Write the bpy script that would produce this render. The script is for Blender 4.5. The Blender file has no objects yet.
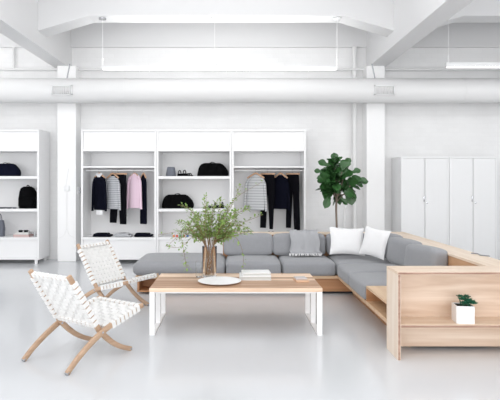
import bpy, bmesh, math, random
from mathutils import Vector, Matrix, noise
random.seed(7)
sc = bpy.context.scene
COL = sc.collection
PI = math.pi
CY = 520.0          # focal length in pixels, used once for the camera
H = 1.5             # eye height

def XZ(px, py, Y):  # metres for something seen there that stands at depth Y
    return (px - 233) * Y / CY, H - (py - 182) * Y / CY

# ------------------------------------------------------------------ materials
MATS = {}
def mat(name, col, rough=.6, metal=0, spec=.5, bump=None, trans=0, ior=1.45, emit=None, es=0, var=0, vscale=6, sheen=0):
    m = bpy.data.materials.new(name); m.use_nodes = True
    nt = m.node_tree; b = nt.nodes['Principled BSDF']
    b.inputs['Base Color'].default_value = (*col, 1)
    b.inputs['Roughness'].default_value = rough
    b.inputs['Metallic'].default_value = metal
    b.inputs['Specular IOR Level'].default_value = spec
    b.inputs['Transmission Weight'].default_value = trans
    b.inputs['IOR'].default_value = ior
    if sheen: b.inputs['Sheen Weight'].default_value = sheen
    if emit:
        b.inputs['Emission Color'].default_value = (*emit, 1); b.inputs['Emission Strength'].default_value = es
    tc = nt.nodes.new('ShaderNodeTexCoord')
    if var:
        n = nt.nodes.new('ShaderNodeTexNoise'); n.inputs['Scale'].default_value = vscale; n.inputs['Detail'].default_value = 6
        nt.links.new(tc.outputs['Object'], n.inputs['Vector'])
        r = nt.nodes.new('ShaderNodeMapRange'); r.inputs['To Min'].default_value = 1 - var; r.inputs['To Max'].default_value = 1 + var
        nt.links.new(n.outputs['Fac'], r.inputs['Value'])
        mx = nt.nodes.new('ShaderNodeVectorMath'); mx.operation = 'SCALE'
        mx.inputs[0].default_value = col; nt.links.new(r.outputs['Result'], mx.inputs['Scale'])
        nt.links.new(mx.outputs['Vector'], b.inputs['Base Color'])
    if bump:
        n = nt.nodes.new('ShaderNodeTexNoise'); n.inputs['Scale'].default_value = bump[0]; n.inputs['Detail'].default_value = 4
        nt.links.new(tc.outputs['Object'], n.inputs['Vector'])
        bp = nt.nodes.new('ShaderNodeBump'); bp.inputs['Strength'].default_value = bump[1]; bp.inputs['Distance'].default_value = .01
        nt.links.new(n.outputs['Fac'], bp.inputs['Height']); nt.links.new(bp.outputs['Normal'], b.inputs['Normal'])
    MATS[name] = m
    return m

def wood(name, c1, c2, axis='X', scale=1.0, rough=.45, plank=0, plankaxis='Y'):
    m = bpy.data.materials.new(name); m.use_nodes = True
    nt = m.node_tree; N = nt.nodes; L = nt.links; b = N['Principled BSDF']; b.inputs['Roughness'].default_value = rough
    tc = N.new('ShaderNodeTexCoord'); mp = N.new('ShaderNodeMapping')
    s = [14 * scale] * 3; s['XYZ'.index(axis)] = 1.1 * scale
    mp.inputs['Scale'].default_value = s
    L.new(tc.outputs['Object'], mp.inputs['Vector'])
    vec = mp.outputs['Vector']; fac2 = None
    if plank:
        sp = N.new('ShaderNodeSeparateXYZ'); L.new(tc.outputs['Object'], sp.inputs['Vector'])
        dv = N.new('ShaderNodeMath'); dv.operation = 'DIVIDE'; dv.inputs[1].default_value = plank
        L.new(sp.outputs[plankaxis], dv.inputs[0])
        fl = N.new('ShaderNodeMath'); fl.operation = 'FLOOR'; L.new(dv.outputs[0], fl.inputs[0])
        wn = N.new('ShaderNodeTexWhiteNoise'); wn.noise_dimensions = '1D'; L.new(fl.outputs[0], wn.inputs['W'])
        ad = N.new('ShaderNodeVectorMath'); ad.operation = 'ADD'; L.new(mp.outputs['Vector'], ad.inputs[0])
        sc3 = N.new('ShaderNodeVectorMath'); sc3.operation = 'SCALE'; sc3.inputs['Scale'].default_value = 20; L.new(wn.outputs['Color'], sc3.inputs[0])
        L.new(sc3.outputs[0], ad.inputs[1]); vec = ad.outputs[0]; fac2 = wn.outputs['Value']
    n = N.new('ShaderNodeTexNoise'); n.inputs['Scale'].default_value = 1; n.inputs['Detail'].default_value = 7; n.inputs['Distortion'].default_value = .5
    L.new(vec, n.inputs['Vector'])
    cr = N.new('ShaderNodeValToRGB'); cr.color_ramp.elements[0].position = .3; cr.color_ramp.elements[1].position = .72
    cr.color_ramp.elements[0].color = (*c1, 1); cr.color_ramp.elements[1].color = (*c2, 1)
    if fac2:
        ma = N.new('ShaderNodeMath'); ma.operation = 'MULTIPLY_ADD'; ma.inputs[1].default_value = .45; L.new(fac2, ma.inputs[0])
        mb = N.new('ShaderNodeMath'); mb.operation = 'MULTIPLY_ADD'; mb.inputs[1].default_value = .75; mb.inputs[2].default_value = -.12
        L.new(n.outputs['Fac'], mb.inputs[0]); L.new(mb.outputs[0], ma.inputs[2]); L.new(ma.outputs[0], cr.inputs['Fac'])
    else:
        L.new(n.outputs['Fac'], cr.inputs['Fac'])
    L.new(cr.outputs['Color'], b.inputs['Base Color'])
    bp = N.new('ShaderNodeBump'); bp.inputs['Strength'].default_value = .08; bp.inputs['Distance'].default_value = .003
    L.new(n.outputs['Fac'], bp.inputs['Height']); L.new(bp.outputs['Normal'], b.inputs['Normal'])
    return m

def brick(name, col, mcol):
    m = bpy.data.materials.new(name); m.use_nodes = True
    nt = m.node_tree; N = nt.nodes; L = nt.links; b = N['Principled BSDF']; b.inputs['Roughness'].default_value = .6
    tc = N.new('ShaderNodeTexCoord'); sp = N.new('ShaderNodeSeparateXYZ'); cb = N.new('ShaderNodeCombineXYZ')
    L.new(tc.outputs['Object'], sp.inputs[0]); L.new(sp.outputs['X'], cb.inputs['X']); L.new(sp.outputs['Z'], cb.inputs['Y'])
    br = N.new('ShaderNodeTexBrick'); br.inputs['Scale'].default_value = 1
    br.inputs['Brick Width'].default_value = .22; br.inputs['Row Height'].default_value = .085; br.inputs['Mortar Size'].default_value = .006
    br.inputs['Mortar Smooth'].default_value = .5
    br.inputs['Color1'].default_value = (*col, 1); br.inputs['Color2'].default_value = (*[c * .975 for c in col], 1); br.inputs['Mortar'].default_value = (*mcol, 1)
    L.new(cb.outputs[0], br.inputs['Vector'])
    n = N.new('ShaderNodeTexNoise'); n.inputs['Scale'].default_value = 1.6; n.inputs['Detail'].default_value = 8; L.new(cb.outputs[0], n.inputs['Vector'])
    rr = N.new('ShaderNodeMapRange'); rr.inputs['To Min'].default_value = .9; rr.inputs['To Max'].default_value = 1.06; L.new(n.outputs['Fac'], rr.inputs['Value'])
    vm = N.new('ShaderNodeVectorMath'); vm.operation = 'SCALE'; L.new(br.outputs['Color'], vm.inputs[0]); L.new(rr.outputs[0], vm.inputs['Scale'])
    L.new(vm.outputs[0], b.inputs['Base Color'])
    n2 = N.new('ShaderNodeTexNoise'); n2.inputs['Scale'].default_value = 14; n2.inputs['Detail'].default_value = 6; L.new(cb.outputs[0], n2.inputs['Vector'])
    mx = N.new('ShaderNodeMath'); mx.operation = 'MULTIPLY_ADD'; mx.inputs[1].default_value = -1.0; L.new(br.outputs['Fac'], mx.inputs[0]); L.new(n2.outputs['Fac'], mx.inputs[2])
    bp = N.new('ShaderNodeBump'); bp.inputs['Strength'].default_value = .25; bp.inputs['Distance'].default_value = .006
    L.new(mx.outputs[0], bp.inputs['Height']); L.new(bp.outputs['Normal'], b.inputs['Normal'])
    return m

def striped(name, ca, cb_, period=.035, width=.45):
    m = bpy.data.materials.new(name); m.use_nodes = True
    nt = m.node_tree; N = nt.nodes; L = nt.links; b = N['Principled BSDF']; b.inputs['Roughness'].default_value = .9
    tc = N.new('ShaderNodeTexCoord'); sp = N.new('ShaderNodeSeparateXYZ'); L.new(tc.outputs['Object'], sp.inputs[0])
    d = N.new('ShaderNodeMath'); d.operation = 'DIVIDE'; d.inputs[1].default_value = period; L.new(sp.outputs['Z'], d.inputs[0])
    f = N.new('ShaderNodeMath'); f.operation = 'FRACT'; L.new(d.outputs[0], f.inputs[0])
    g = N.new('ShaderNodeMath'); g.operation = 'LESS_THAN'; g.inputs[1].default_value = width; L.new(f.outputs[0], g.inputs[0])
    mx = N.new('ShaderNodeMix'); mx.data_type = 'RGBA'; mx.inputs['A'].default_value = (*ca, 1); mx.inputs['B'].default_value = (*cb_, 1)
    L.new(g.outputs[0], mx.inputs['Factor']); L.new(mx.outputs['Result'], b.inputs['Base Color'])
    return m

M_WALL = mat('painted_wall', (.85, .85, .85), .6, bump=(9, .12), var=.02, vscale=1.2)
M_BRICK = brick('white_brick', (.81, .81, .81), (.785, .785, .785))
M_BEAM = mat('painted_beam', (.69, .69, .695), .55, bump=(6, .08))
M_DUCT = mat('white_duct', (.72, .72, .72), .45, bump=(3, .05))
M_SHELF = mat('white_laminate', (.79, .79, .795), .4)
M_CAB = mat('white_steel', (.79, .795, .80), .35)
M_WMETAL = mat('white_powder_coat', (.88, .88, .885), .3)
M_GREYM = mat('grey_metal', (.33, .34, .36), .35, metal=.6)
M_DARKM = mat('dark_metal', (.03, .03, .035), .4)
M_CHROME = mat('chrome', (.6, .6, .62), .25, metal=1)
M_PLY = wood('birch_ply', (.64, .48, .35), (.79, .66, .54), 'X', 1.5)
M_PLYY = wood('birch_ply_lengthwise', (.64, .50, .37), (.82, .70, .58), 'Y', .8)
M_PLYZ = wood('birch_ply_upright', (.68, .54, .42), (.84, .74, .64), 'Z', .8)
M_PLY_SHADE = wood('birch_ply_shaded', (.55, .39, .28), (.80, .665, .55), 'X', .9)  # same birch ply, toned darker so the bookcase back panel carries its shade
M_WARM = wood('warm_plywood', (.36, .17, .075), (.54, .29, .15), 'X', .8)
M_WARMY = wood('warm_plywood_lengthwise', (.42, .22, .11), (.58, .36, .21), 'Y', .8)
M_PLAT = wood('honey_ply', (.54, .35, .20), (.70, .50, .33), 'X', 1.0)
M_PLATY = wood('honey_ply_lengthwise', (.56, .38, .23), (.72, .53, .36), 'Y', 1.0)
M_EDGE = wood('ply_edge', (.22, .11, .075), (.46, .31, .235), 'X', 2.5)
M_TABLE = wood('oak_planks', (.40, .235, .14), (.92, .71, .54), 'X', 1.0, plank=.1)
M_CHAIRW = wood('chair_oak', (.37, .235, .15), (.52, .36, .245), 'X', 2.0, .4)
M_STRAP = mat('white_webbing', (.75, .745, .735), .85, bump=(300, .2))
M_GREY = mat('grey_upholstery', (.27, .275, .29), .95, bump=(220, .25), var=.06, vscale=30, sheen=.2)
M_PIL = mat('white_linen', (.72, .72, .725), .95, bump=(30, .25))
M_THROW = mat('light_grey_wool', (.36, .365, .38), .95, bump=(90, .4))
M_NAVY = mat('navy_knit', (.0035, .004, .010), .95, spec=.1, bump=(60, .3))
M_BLACK = mat('black_cloth', (.004, .004, .006), .95, spec=.1, bump=(40, .3))
M_PINK = mat('pink_cotton', (.74, .56, .66), .9, bump=(30, .2))
M_WSHIRT = mat('white_cotton', (.8, .8, .82), .9)
M_STR = striped('grey_stripe', (.50, .51, .53), (.20, .21, .24), .034, .3)
M_STR2 = striped('pale_stripe', (.52, .53, .54), (.33, .34, .36), .05, .3)
M_HANG = wood('hanger_wood', (.50, .30, .19), (.64, .42, .28), 'X', 3)
M_BAG = mat('black_canvas', (.003, .003, .0035), .9, spec=.08, bump=(50, .4))
M_BAGN = mat('navy_canvas', (.006, .007, .018), .9, spec=.08, bump=(50, .4))
M_GBAG = mat('slate_felt', (.14, .15, .18), .9)
M_LEAF = mat('fig_leaf', (.032, .10, .028), .3, var=.35, vscale=9)
M_TRUNK = mat('bark', (.20, .16, .13), .9, bump=(40, .5))
M_SPRIG = mat('sprig_leaf', (.22, .33, .09), .5, var=.7, vscale=18)
M_STEM = mat('sprig_stem', (.22, .14, .07), .7, var=.3, vscale=20)
M_STEMO = mat('wet_stem', (.27, .14, .055), .6, var=.3, vscale=20)
M_SUCC = mat('succulent_leaf', (.02, .12, .065), .45, var=.3, vscale=30)
M_SOIL = mat('soil', (.03, .025, .02), .95)
M_CERAM = mat('white_ceramic', (.90, .90, .90), .4)
M_GLASS = mat('clear_glass', (.97, .98, .98), .02, trans=1, ior=1.2)
M_PAPER = mat('white_paper', (.80, .80, .80), .7)
M_TUBE = mat('lamp_tube', (1, 1, 1), .4, emit=(1, .99, .97), es=4.0)
M_FLOOR = mat('grey_epoxy_floor', (.60, .612, .63), .15, spec=.45, var=.03, vscale=.8)
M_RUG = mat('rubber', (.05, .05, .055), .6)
M_PAGES = mat('page_block', (.52, .52, .50), .8)
M_PAD = mat('pale_grey_pad', (.50, .47, .47), .6)
M_RED = mat('red_board', (.62, .12, .12), .6); M_BLUE = mat('blue_board', (.08, .16, .4), .6); M_ORG = mat('orange_board', (.65, .28, .12), .6)
M_GRN = mat('green_board', (.1, .3, .2), .6)
M_POTF = mat('grey_planter', (.5, .5, .5), .7)
M_WIRE = mat('white_cord', (.78, .78, .78), .6)

# ------------------------------------------------------------------ mesh helpers
def bm_new(): return bmesh.new()

def box(bm, x0, x1, y0, y1, z0, z1, bev=0, seg=2):
    vs = [bm.verts.new((x, y, z)) for z in (z0, z1) for y in (y0, y1) for x in (x0, x1)]
    fs = [(0, 2, 3, 1), (4, 5, 7, 6), (0, 1, 5, 4), (2, 6, 7, 3), (0, 4, 6, 2), (1, 3, 7, 5)]
    F = [bm.faces.new([vs[i] for i in f]) for f in fs]
    if bev:
        es = list({e for f in F for e in f.edges})
        bmesh.ops.bevel(bm, geom=es, offset=bev, segments=seg, profile=.6, affect='EDGES')

def obox(bm, c, ax, ay, az, hx, hy, hz, bev=0):
    t = bmesh.new(); box(t, -hx, hx, -hy, hy, -hz, hz, bev)
    m = Matrix((Vector(ax).normalized(), Vector(ay).normalized(), Vector(az).normalized())).transposed().to_4x4()
    m.translation = Vector(c); bmesh.ops.transform(t, matrix=m, verts=t.verts); merge(bm, t)

def merge(bm, t):
    me = bpy.data.meshes.new('tmp'); t.to_mesh(me); t.free(); bm.from_mesh(me); bpy.data.meshes.remove(me)

def frames(pts):
    out = []
    for i, p in enumerate(pts):
        a = pts[max(0, i - 1)]; b = pts[min(len(pts) - 1, i + 1)]
        t = (b - a).normalized()
        up = Vector((0, 0, 1)) if abs(t.z) < .9 else Vector((0, 1, 0))
        s = t.cross(up).normalized(); u = s.cross(t).normalized()
        out.append((p, s, u))
    return out

def tube(bm, pts, r, n=8, cap=True, flat=1.0, rect=False):
    pts = [Vector(p) for p in pts]
    rs = r if isinstance(r, (list, tuple)) else [r] * len(pts)
    rings = []; ps = None
    for (p, s, u), rr in zip(frames(pts), rs):
        if ps is not None and s.dot(ps) < 0: s, u = -s, -u
        ps = s
        rings.append([bm.verts.new(p + s * rr * math.cos(2 * PI * k / n) + u * rr * flat * math.sin(2 * PI * k / n)) for k in range(n)])
    for a, b in zip(rings, rings[1:]):
        for k in range(n): bm.faces.new((a[k], a[(k + 1) % n], b[(k + 1) % n], b[k]))
    if cap:
        bm.faces.new(rings[0][::-1]); bm.faces.new(rings[-1])

def smooth_pts(P, n=6):
    P = [Vector(p) for p in P]; out = []
    for i in range(len(P) - 1):
        p0 = P[max(0, i - 1)]; p1 = P[i]; p2 = P[i + 1]; p3 = P[min(len(P) - 1, i + 2)]
        for k in range(n):
            t = k / n
            out.append(.5 * ((2 * p1) + (-p0 + p2) * t + (2 * p0 - 5 * p1 + 4 * p2 - p3) * t * t + (-p0 + 3 * p1 - 3 * p2 + p3) * t ** 3))
    out.append(P[-1]); return out

def lathe(bm, prof, c=(0, 0, 0), n=32, close=True):
    rings = []
    for r, z in prof:
        rings.append([bm.verts.new((c[0] + r * math.cos(2 * PI * k / n), c[1] + r * math.sin(2 * PI * k / n), c[2] + z)) for k in range(n)])
    for a, b in zip(rings, rings[1:]):
        for k in range(n): bm.faces.new((a[k], a[(k + 1) % n], b[(k + 1) % n], b[k]))
    if close:
        bm.faces.new(rings[0][::-1]); bm.faces.new(rings[-1])

def cushion(bm, x0, x1, y0, y1, z0, z1, r=.05, bulge=.02, n=10, seed=0, wr=.004):
    """soft rounded block"""
    t = bmesh.new()
    bmesh.ops.create_cube(t, size=2)
    bmesh.ops.subdivide_edges(t, edges=list(t.edges), cuts=n, use_grid_fill=True)
    sx, sy, sz = (x1 - x0) / 2, (y1 - y0) / 2, (z1 - z0) / 2
    r = min(r, sx * .98, sy * .98, sz * .98)
    for v in t.verts:
        q = Vector(v.co)
        # concentrate the grid towards the rims
        w = Vector([math.copysign(abs(c) ** .6, c) for c in q])
        p = Vector((w.x * sx, w.y * sy, w.z * sz))
        inner = Vector((max(-sx + r, min(sx - r, p.x)), max(-sy + r, min(sy - r, p.y)), max(-sz + r, min(sz - r, p.z))))
        d = p - inner
        if d.length > 1e-6: p = inner + d.normalized() * r
        u, vv, ww = p.x / sx, p.y / sy, p.z / sz
        p.z += bulge * ww * (1 - u ** 4) * (1 - vv ** 4)
        p.x += bulge * .5 * u * (1 - ww ** 2) * (1 - vv ** 4)
        p.y += bulge * .5 * vv * (1 - ww ** 2) * (1 - u ** 4)
        nn = noise.noise(p * 5 + Vector((seed * 3.1, seed, 0)))
        p += p.normalized() * nn * wr * 2
        v.co = p + Vector(((x0 + x1) / 2, (y0 + y1) / 2, (z0 + z1) / 2))
    merge(bm, t)

def loft(bm, rows, n=18, sq=2.4, fold=.0, seed=0):
    """rows: (x, y, z, half width x, half depth y)"""
    rings = []
    for i, (x, y, z, hw, hd) in enumerate(rows):
        ring = []
        for k in range(n):
            a = 2 * PI * k / n; c, s = math.cos(a), math.sin(a)
            ex = math.copysign(abs(c) ** (2 / sq), c); ey = math.copysign(abs(s) ** (2 / sq), s)
            f = 1 + fold * math.sin(k * 2.3 + seed + i * .25)
            ring.append(bm.verts.new((x + ex * hw, y + ey * hd * f, z)))
        rings.append(ring)
    for a, b in zip(rings, rings[1:]):
        for k in range(n): bm.faces.new((a[k], b[k], b[(k + 1) % n], a[(k + 1) % n]))
    bm.faces.new(rings[0]); bm.faces.new(rings[-1][::-1])

def finish(name, bm, m, smooth, loc=None):
    if loc is not None: bmesh.ops.translate(bm, vec=-Vector(loc), verts=bm.verts)
    bmesh.ops.recalc_face_normals(bm, faces=bm.faces)
    me = bpy.data.meshes.new(name); bm.to_mesh(me); bm.free()
    if smooth:
        for p in me.polygons: p.use_smooth = True
        me.set_sharp_from_angle(angle=math.radians(42))
    me.materials.append(m)
    o = bpy.data.objects.new(name, me); COL.objects.link(o)
    return o

def tag(o, label, cat, group=None):
    o['label'] = label; o['category'] = cat
    if group: o['group'] = group
    return o

def thing(name, label, cat, loc, rz=0, group=None):
    o = bpy.data.objects.new(name, None); COL.objects.link(o); o.empty_display_size = .1
    o.location = loc; o.rotation_euler = (0, 0, rz)
    return tag(o, label, cat, group)

def part(name, bm, m, root, smooth=True, local=False):
    """local=False: the mesh is written in world metres (unrotated root)"""
    off = None
    if not local:
        off = Vector(root.location)
        if root.parent: off = off + Vector(root.parent.location)
    o = finish(name, bm, m, smooth, off); o.parent = root
    return o

def solo(name, bm, m, loc, label, cat, group=None, smooth=True):
    o = finish(name, bm, m, smooth, loc); o.location = loc
    return tag(o, label, cat, group)

def struct(name, bm, m, smooth=False):
    o = finish(name, bm, m, smooth); o['kind'] = 'structure'; return o

def copy_tree(o, parent=None):
    c = o.copy(); COL.objects.link(c); c.parent = parent
    for ch in list(o.children): copy_tree(ch, c)
    return c

# ------------------------------------------------------------------ room
XL, XR, YF, YB, ZC = -7.2, 7.2, -5.0, 10.1, 4.62
b = bm_new(); box(b, XL - .2, XR + .2, YF, YB + .2, -.1, 0); struct('floor', b, M_FLOOR)
b = bm_new(); box(b, XL - .2, XR + .2, YB, YB + .2, 0, ZC); struct('wall_back', b, M_BRICK)
b = bm_new(); box(b, XL - .2, XL, YF, YB, 0, .9); box(b, XL - .2, XL, YF, YB, 3.9, ZC)
for y0, y1 in ((YF, -4.2), (6.6, YB)): box(b, XL - .2, XL, y0, y1, .9, 3.9)
struct('wall_left', b, M_WALL)
b = bm_new()
for k in range(9):
    y = -4.2 + k * 1.35; box(b, XL - .12, XL - .06, y - .03, y + .03, .9, 3.9)
for z in (.93, 2.4, 3.87): box(b, XL - .12, XL - .06, -4.2, 6.6, z - .03, z + .03)
struct('window_2', b, M_WMETAL)
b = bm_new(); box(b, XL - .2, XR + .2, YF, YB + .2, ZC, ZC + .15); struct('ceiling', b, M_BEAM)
# right wall with a broad window band, its frame and mullions
b = bm_new(); box(b, XR, XR + .2, YF, YB, 0, .9); box(b, XR, XR + .2, YF, YB, 3.9, ZC)
for y0, y1 in ((YF, -4.2), (6.6, YB)): box(b, XR, XR + .2, y0, y1, .9, 3.9)
struct('wall_right', b, M_WALL)
b = bm_new()
for k in range(9):
    y = -4.2 + k * 1.35; box(b, XR + .06, XR + .12, y - .03, y + .03, .9, 3.9)
for z in (.93, 2.4, 3.87): box(b, XR + .06, XR + .12, -4.2, 6.6, z - .03, z + .03)
struct('window_1', b, M_WMETAL)

# ceiling beams running to the back wall, and one crossing beam with haunches
BZ = 3.69
def prism(bm, poly, y0, y1):
    a = [bm.verts.new((x, y0, z)) for x, z in poly]; c = [bm.verts.new((x, y1, z)) for x, z in poly]
    n = len(poly)
    for k in range(n): bm.faces.new((a[k], a[(k + 1) % n], c[(k + 1) % n], c[k]))
    bm.faces.new(a[::-1]); bm.faces.new(c)
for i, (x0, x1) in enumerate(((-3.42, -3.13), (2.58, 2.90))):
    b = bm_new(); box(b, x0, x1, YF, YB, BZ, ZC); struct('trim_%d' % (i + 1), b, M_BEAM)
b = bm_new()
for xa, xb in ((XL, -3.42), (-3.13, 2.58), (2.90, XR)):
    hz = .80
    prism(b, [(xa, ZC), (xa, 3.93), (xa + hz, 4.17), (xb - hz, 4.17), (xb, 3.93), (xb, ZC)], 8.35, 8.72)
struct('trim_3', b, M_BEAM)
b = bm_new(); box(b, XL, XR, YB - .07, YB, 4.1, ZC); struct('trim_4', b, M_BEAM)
# piers
for i, (x0, x1) in enumerate(((-3.31, -2.96), (2.52, 2.86))):
    b = bm_new(); box(b, x0, x1, 9.8, YB, 0, BZ, .008); struct('trim_%d' % (5 + i), b, M_WALL)

# ventilation duct with two registers
d = thing('ventilation_duct', 'long round white ventilation duct running under the beams along the back wall', 'duct', (0, 9.56, 3.18))
b = bm_new(); tube(b, [(XL, 9.56, 3.18), (XR, 9.56, 3.18)], .225, 40); part('duct_tube', b, M_DUCT, d)
for xs in (-2.0, 1.35, 4.2):
    b = bm_new(); tube(b, [(xs, 9.56, 3.18), (xs + .03, 9.56, 3.18)], .231, 40); part('seam_ring', b, M_DUCT, d)
for px in (62, 384.5):
    x = (px - 233) * 9.33 / CY; zc = 3.15
    b = bm_new()
    box(b, x - .18, x - .165, 9.31, 9.40, zc - .085, zc + .085); box(b, x + .165, x + .18, 9.31, 9.40, zc - .085, zc + .085)
    box(b, x - .18, x + .18, 9.31, 9.40, zc + .07, zc + .085); box(b, x - .18, x + .18, 9.31, 9.40, zc - .085, zc - .075)
    r = part('vent_register', b, M_CAB, d, False)
    b = bm_new()
    for k in range(9): box(b, x - .15 + k * .0375 - .003, x - .15 + k * .0375 + .003, 9.315, 9.37, zc - .075, zc + .07)
    o = finish('louvre', b, M_DUCT, False, d.location); o.parent = r
for (x, n) in ((-3.1, 0), (2.66, 1)):   # hangers of the duct
    b = bm_new(); s = -1 if n == 0 else 1
    tube(b, [(x + .06 * -s, 9.52, 3.39), (x + .12 * -s + .0, 9.50, 3.66)], .012, 8); part('hanger_strap', b, M_GREYM, d)

# conduit across the wall, pipes
b = bm_new(); tube(b, [(XL, 9.93, 3.655), (XR, 9.93, 3.655)], .022, 10)
solo('wall_conduit', b, M_DUCT, (0, 9.93, 3.655), 'thin white conduit running level across the whole back wall just above the duct', 'pipe')
b = bm_new(); x = (355.5 - 233) * 9.9 / CY
tube(b, [(x, 9.98, 0), (x, 9.98, 4.1)], .042, 14)
solo('standpipe', b, M_DUCT, (x, 9.98, 0), 'thick white vertical pipe on the wall behind the fig tree', 'pipe')
b = bm_new(); x2 = (345 - 233) * 9.8 / CY
tube(b, smooth_pts([(x - .02, 9.86, 1.36), (x - .1, 9.86, 1.28), (x2 + .02, 9.86, 1.0), (x2, 9.86, .9), (x2, 9.86, 0)], 5), .032, 12)
solo('bent_pipe', b, M_DUCT, (x2, 9.86, 0), 'white bent pipe rising to the standpipe below the fig leaves', 'pipe')
b = bm_new(); x = (13 - 233) * 10 / CY
tube(b, [(x, 10.03, 3.7), (x, 10.03, 4.1)], .02, 10)
solo('riser_pipe', b, M_DUCT, (x, 10.03, 3.7), 'short thin white pipe high on the wall at far left', 'pipe')  # a plain riser pipe on the wall, not a vent

# little electric boxes and wires at the left pier
t = thing('wall_switch', 'small white switch box with thin wires on the left pier', 'switch', ((67 - 233) * 9.8 / CY, 9.78, 1.38))
cx = t.location.x
b = bm_new(); box(b, cx - .045, cx + .045, 9.765, 9.8, 1.33, 1.43, .006); part('switch_box', b, M_CAB, t)
b = bm_new(); tube(b, [(cx, 9.79, 1.33), (cx, 9.79, .70), (cx, 9.79, .60)], .004, 6)
tube(b, smooth_pts([(cx, 9.79, .62), (cx - .06, 9.79, .5), (cx - .15, 9.785, .44)]), .0035, 6)
tube(b, smooth_pts([(cx, 9.79, .62), (cx + .05, 9.79, .5), (cx + .17, 9.785, .44)]), .0035, 6)
tube(b, [(cx - .02, 9.79, 1.43), (cx + .03, 9.79, 1.75)], .004, 6)
part('wire', b, M_WIRE, t)
t = thing('wall_socket', 'small grey double socket on the right flank of the left pier', 'socket', (-2.96, 9.93, 1.32)); cx = t.location.x
b = bm_new(); box(b, cx, cx + .02, 9.89, 9.97, 1.27, 1.41, .004); part('socket_plate', b, M_CAB, t)
b = bm_new(); box(b, cx + .02, cx + .045, 9.90, 9.96, 1.285, 1.335, .003); box(b, cx + .02, cx + .045, 9.90, 9.96, 1.345, 1.395, .003); part('outlet', b, M_GREYM, t)

# pendant tube lamps
def pendant(x0, x1, z, ztop, Y, label, h=.045, xs=None):
    t = thing('pendant_lamp', label, 'lamp', ((x0 + x1) / 2, Y, z), 0, 'linear pendant lamps under the crossing beam')
    b = bm_new(); box(b, x0, x1, Y - .03, Y + .03, z, z + h, .004); part('housing', b, M_CAB, t)
    b = bm_new(); box(b, x0 + .02, x1 - .02, Y - .026, Y + .026, z - .012, z - .0005, .004); part('light_tube', b, M_TUBE, t)
    for x in xs:
        b = bm_new(); tube(b, [(x, Y, z + h), (x, Y, z + h + .12), (x, Y, z + h + .13), (x, Y, ztop)], [.012, .012, .004, .004], 8); c = part('suspension_cord', b, M_WIRE, t)
        b = bm_new(); lathe(b, [(.02, -.03), (.06, -.025), (.06, -.001)], (x, Y, ztop), 16); o = finish('ceiling_rose', b, M_CHROME if x == xs[0] else M_CAB, True, t.location); o.parent = c
pendant(-2.13, 1.70, 3.335, 4.165, 8.45, 'long slim white pendant lamp hanging over the middle of the room', xs=(-2.12, -.3, 1.69))
pendant(3.46, 6.6, 3.37, 4.165, 8.45, 'white pendant lamp with a deep housing, cut off at the right of the view', h=.07, xs=(3.5, 6.5))

# ------------------------------------------------------------------ shelving
SY, SB = 9.5, 10.06
ZT = 2.46
zpx = lambda y: H - (y - 182) * SY / CY
def shelf_unit(x0, x1, kind, label):
    t = thing('shelf_unit', label, 'shelf', ((x0 + x1) / 2, SY, 0), 0, 'white shelf units on the back wall')
    th = .036
    for s in (0, 1):
        xa = x0 if s == 0 else x1 - th
        b = bm_new(); box(b, xa, xa + th, SY, SB, .075, ZT, .003); part('side_panel', b, M_SHELF, t, False)
    xi, xj = x0 + th + .0005, x1 - th - .0005
    b = bm_new(); box(b, xi, xj, SB - .02, SB, .075, ZT - .001); part('back_panel', b, M_SHELF, t, False)
    yb = SB - .0205
    b = bm_new(); box(b, xi, xj, SY, yb, ZT - .036, ZT, .003); part('top_board', b, M_SHELF, t, False)
    b = bm_new(); box(b, xi, xj, SY + .03, SY + .05, 2.10, ZT - .037); part('fascia_panel', b, M_SHELF, t, False)
    def sh(zc, th2=.045):
        b = bm_new(); box(b, xi, xj, SY, yb, zc - th2 / 2, zc + th2 / 2, .003); part('shelf_board', b, M_SHELF, t, False)
    sh(2.08, .036)
    if kind == 'shelves': sh(1.582, .05); sh(.985, .05)
    else:
        sh(1.775, .03)
        b = bm_new(); tube(b, [(xi, 9.72, 1.715), (xj, 9.72, 1.715)], .014, 12); part('hanging_rail', b, M_WMETAL, t)
    sh(.465, .045); sh(.10, .04)
    b = bm_new(); box(b, xi, xj, SY + .03, SY + .05, .1205, .4415); part('fascia_panel', b, M_SHELF, t, False)
    for xx in (x0 + .07, x1 - .07):
        for yy in (SY + .05, SB - .06):
            b = bm_new(); tube(b, [(xx, yy, 0), (xx, yy, .0745)], .028, 14); part('foot', b, M_WMETAL, t)
    return t
TOP = {'low': .4875, 'mid': 1.010, 'high': 1.607}
shelf_unit(-4.92, -3.545, 'shelves', 'white shelf unit standing alone at far left, left of the pier')
shelf_unit(-2.777, -1.402, 'rail', 'white wardrobe bay holding a pink shirt on its rail, just right of the left pier')
shelf_unit(-1.398, -.026, 'shelves', 'middle white shelf bay holding two black bags, between the two wardrobe bays')
shelf_unit(-.022, 1.335, 'rail', 'white wardrobe bay nearest the fig tree, with no pink garment on its rail')

# ------------------------------------------------------------------ garments
GY = 9.72
def hanger(t, x, y, w=.21, clip=False):
    b = bm_new()
    tube(b, smooth_pts([(x, y, 1.662), (x, y - .004, 1.674), (x, y - .021, 1.688), (x, y - .027, 1.715), (x, y - .018, 1.737), (x, y, 1.744), (x, y + .020, 1.736), (x, y + .026, 1.72)], 3), .0025, 6)
    h = part('hook', b, M_CHROME, t)
    b = bm_new()
    if clip: box(b, x - w, x + w, y - .012, y + .012, 1.635, 1.668, .006)
    else: tube(b, smooth_pts([(x - w, y, 1.575), (x - w * .5, y, 1.625), (x, y, 1.662), (x + w * .5, y, 1.625), (x + w, y, 1.575)], 4), .014, 8, flat=1.2)
    part('hanger', b, M_HANG, t)

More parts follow.
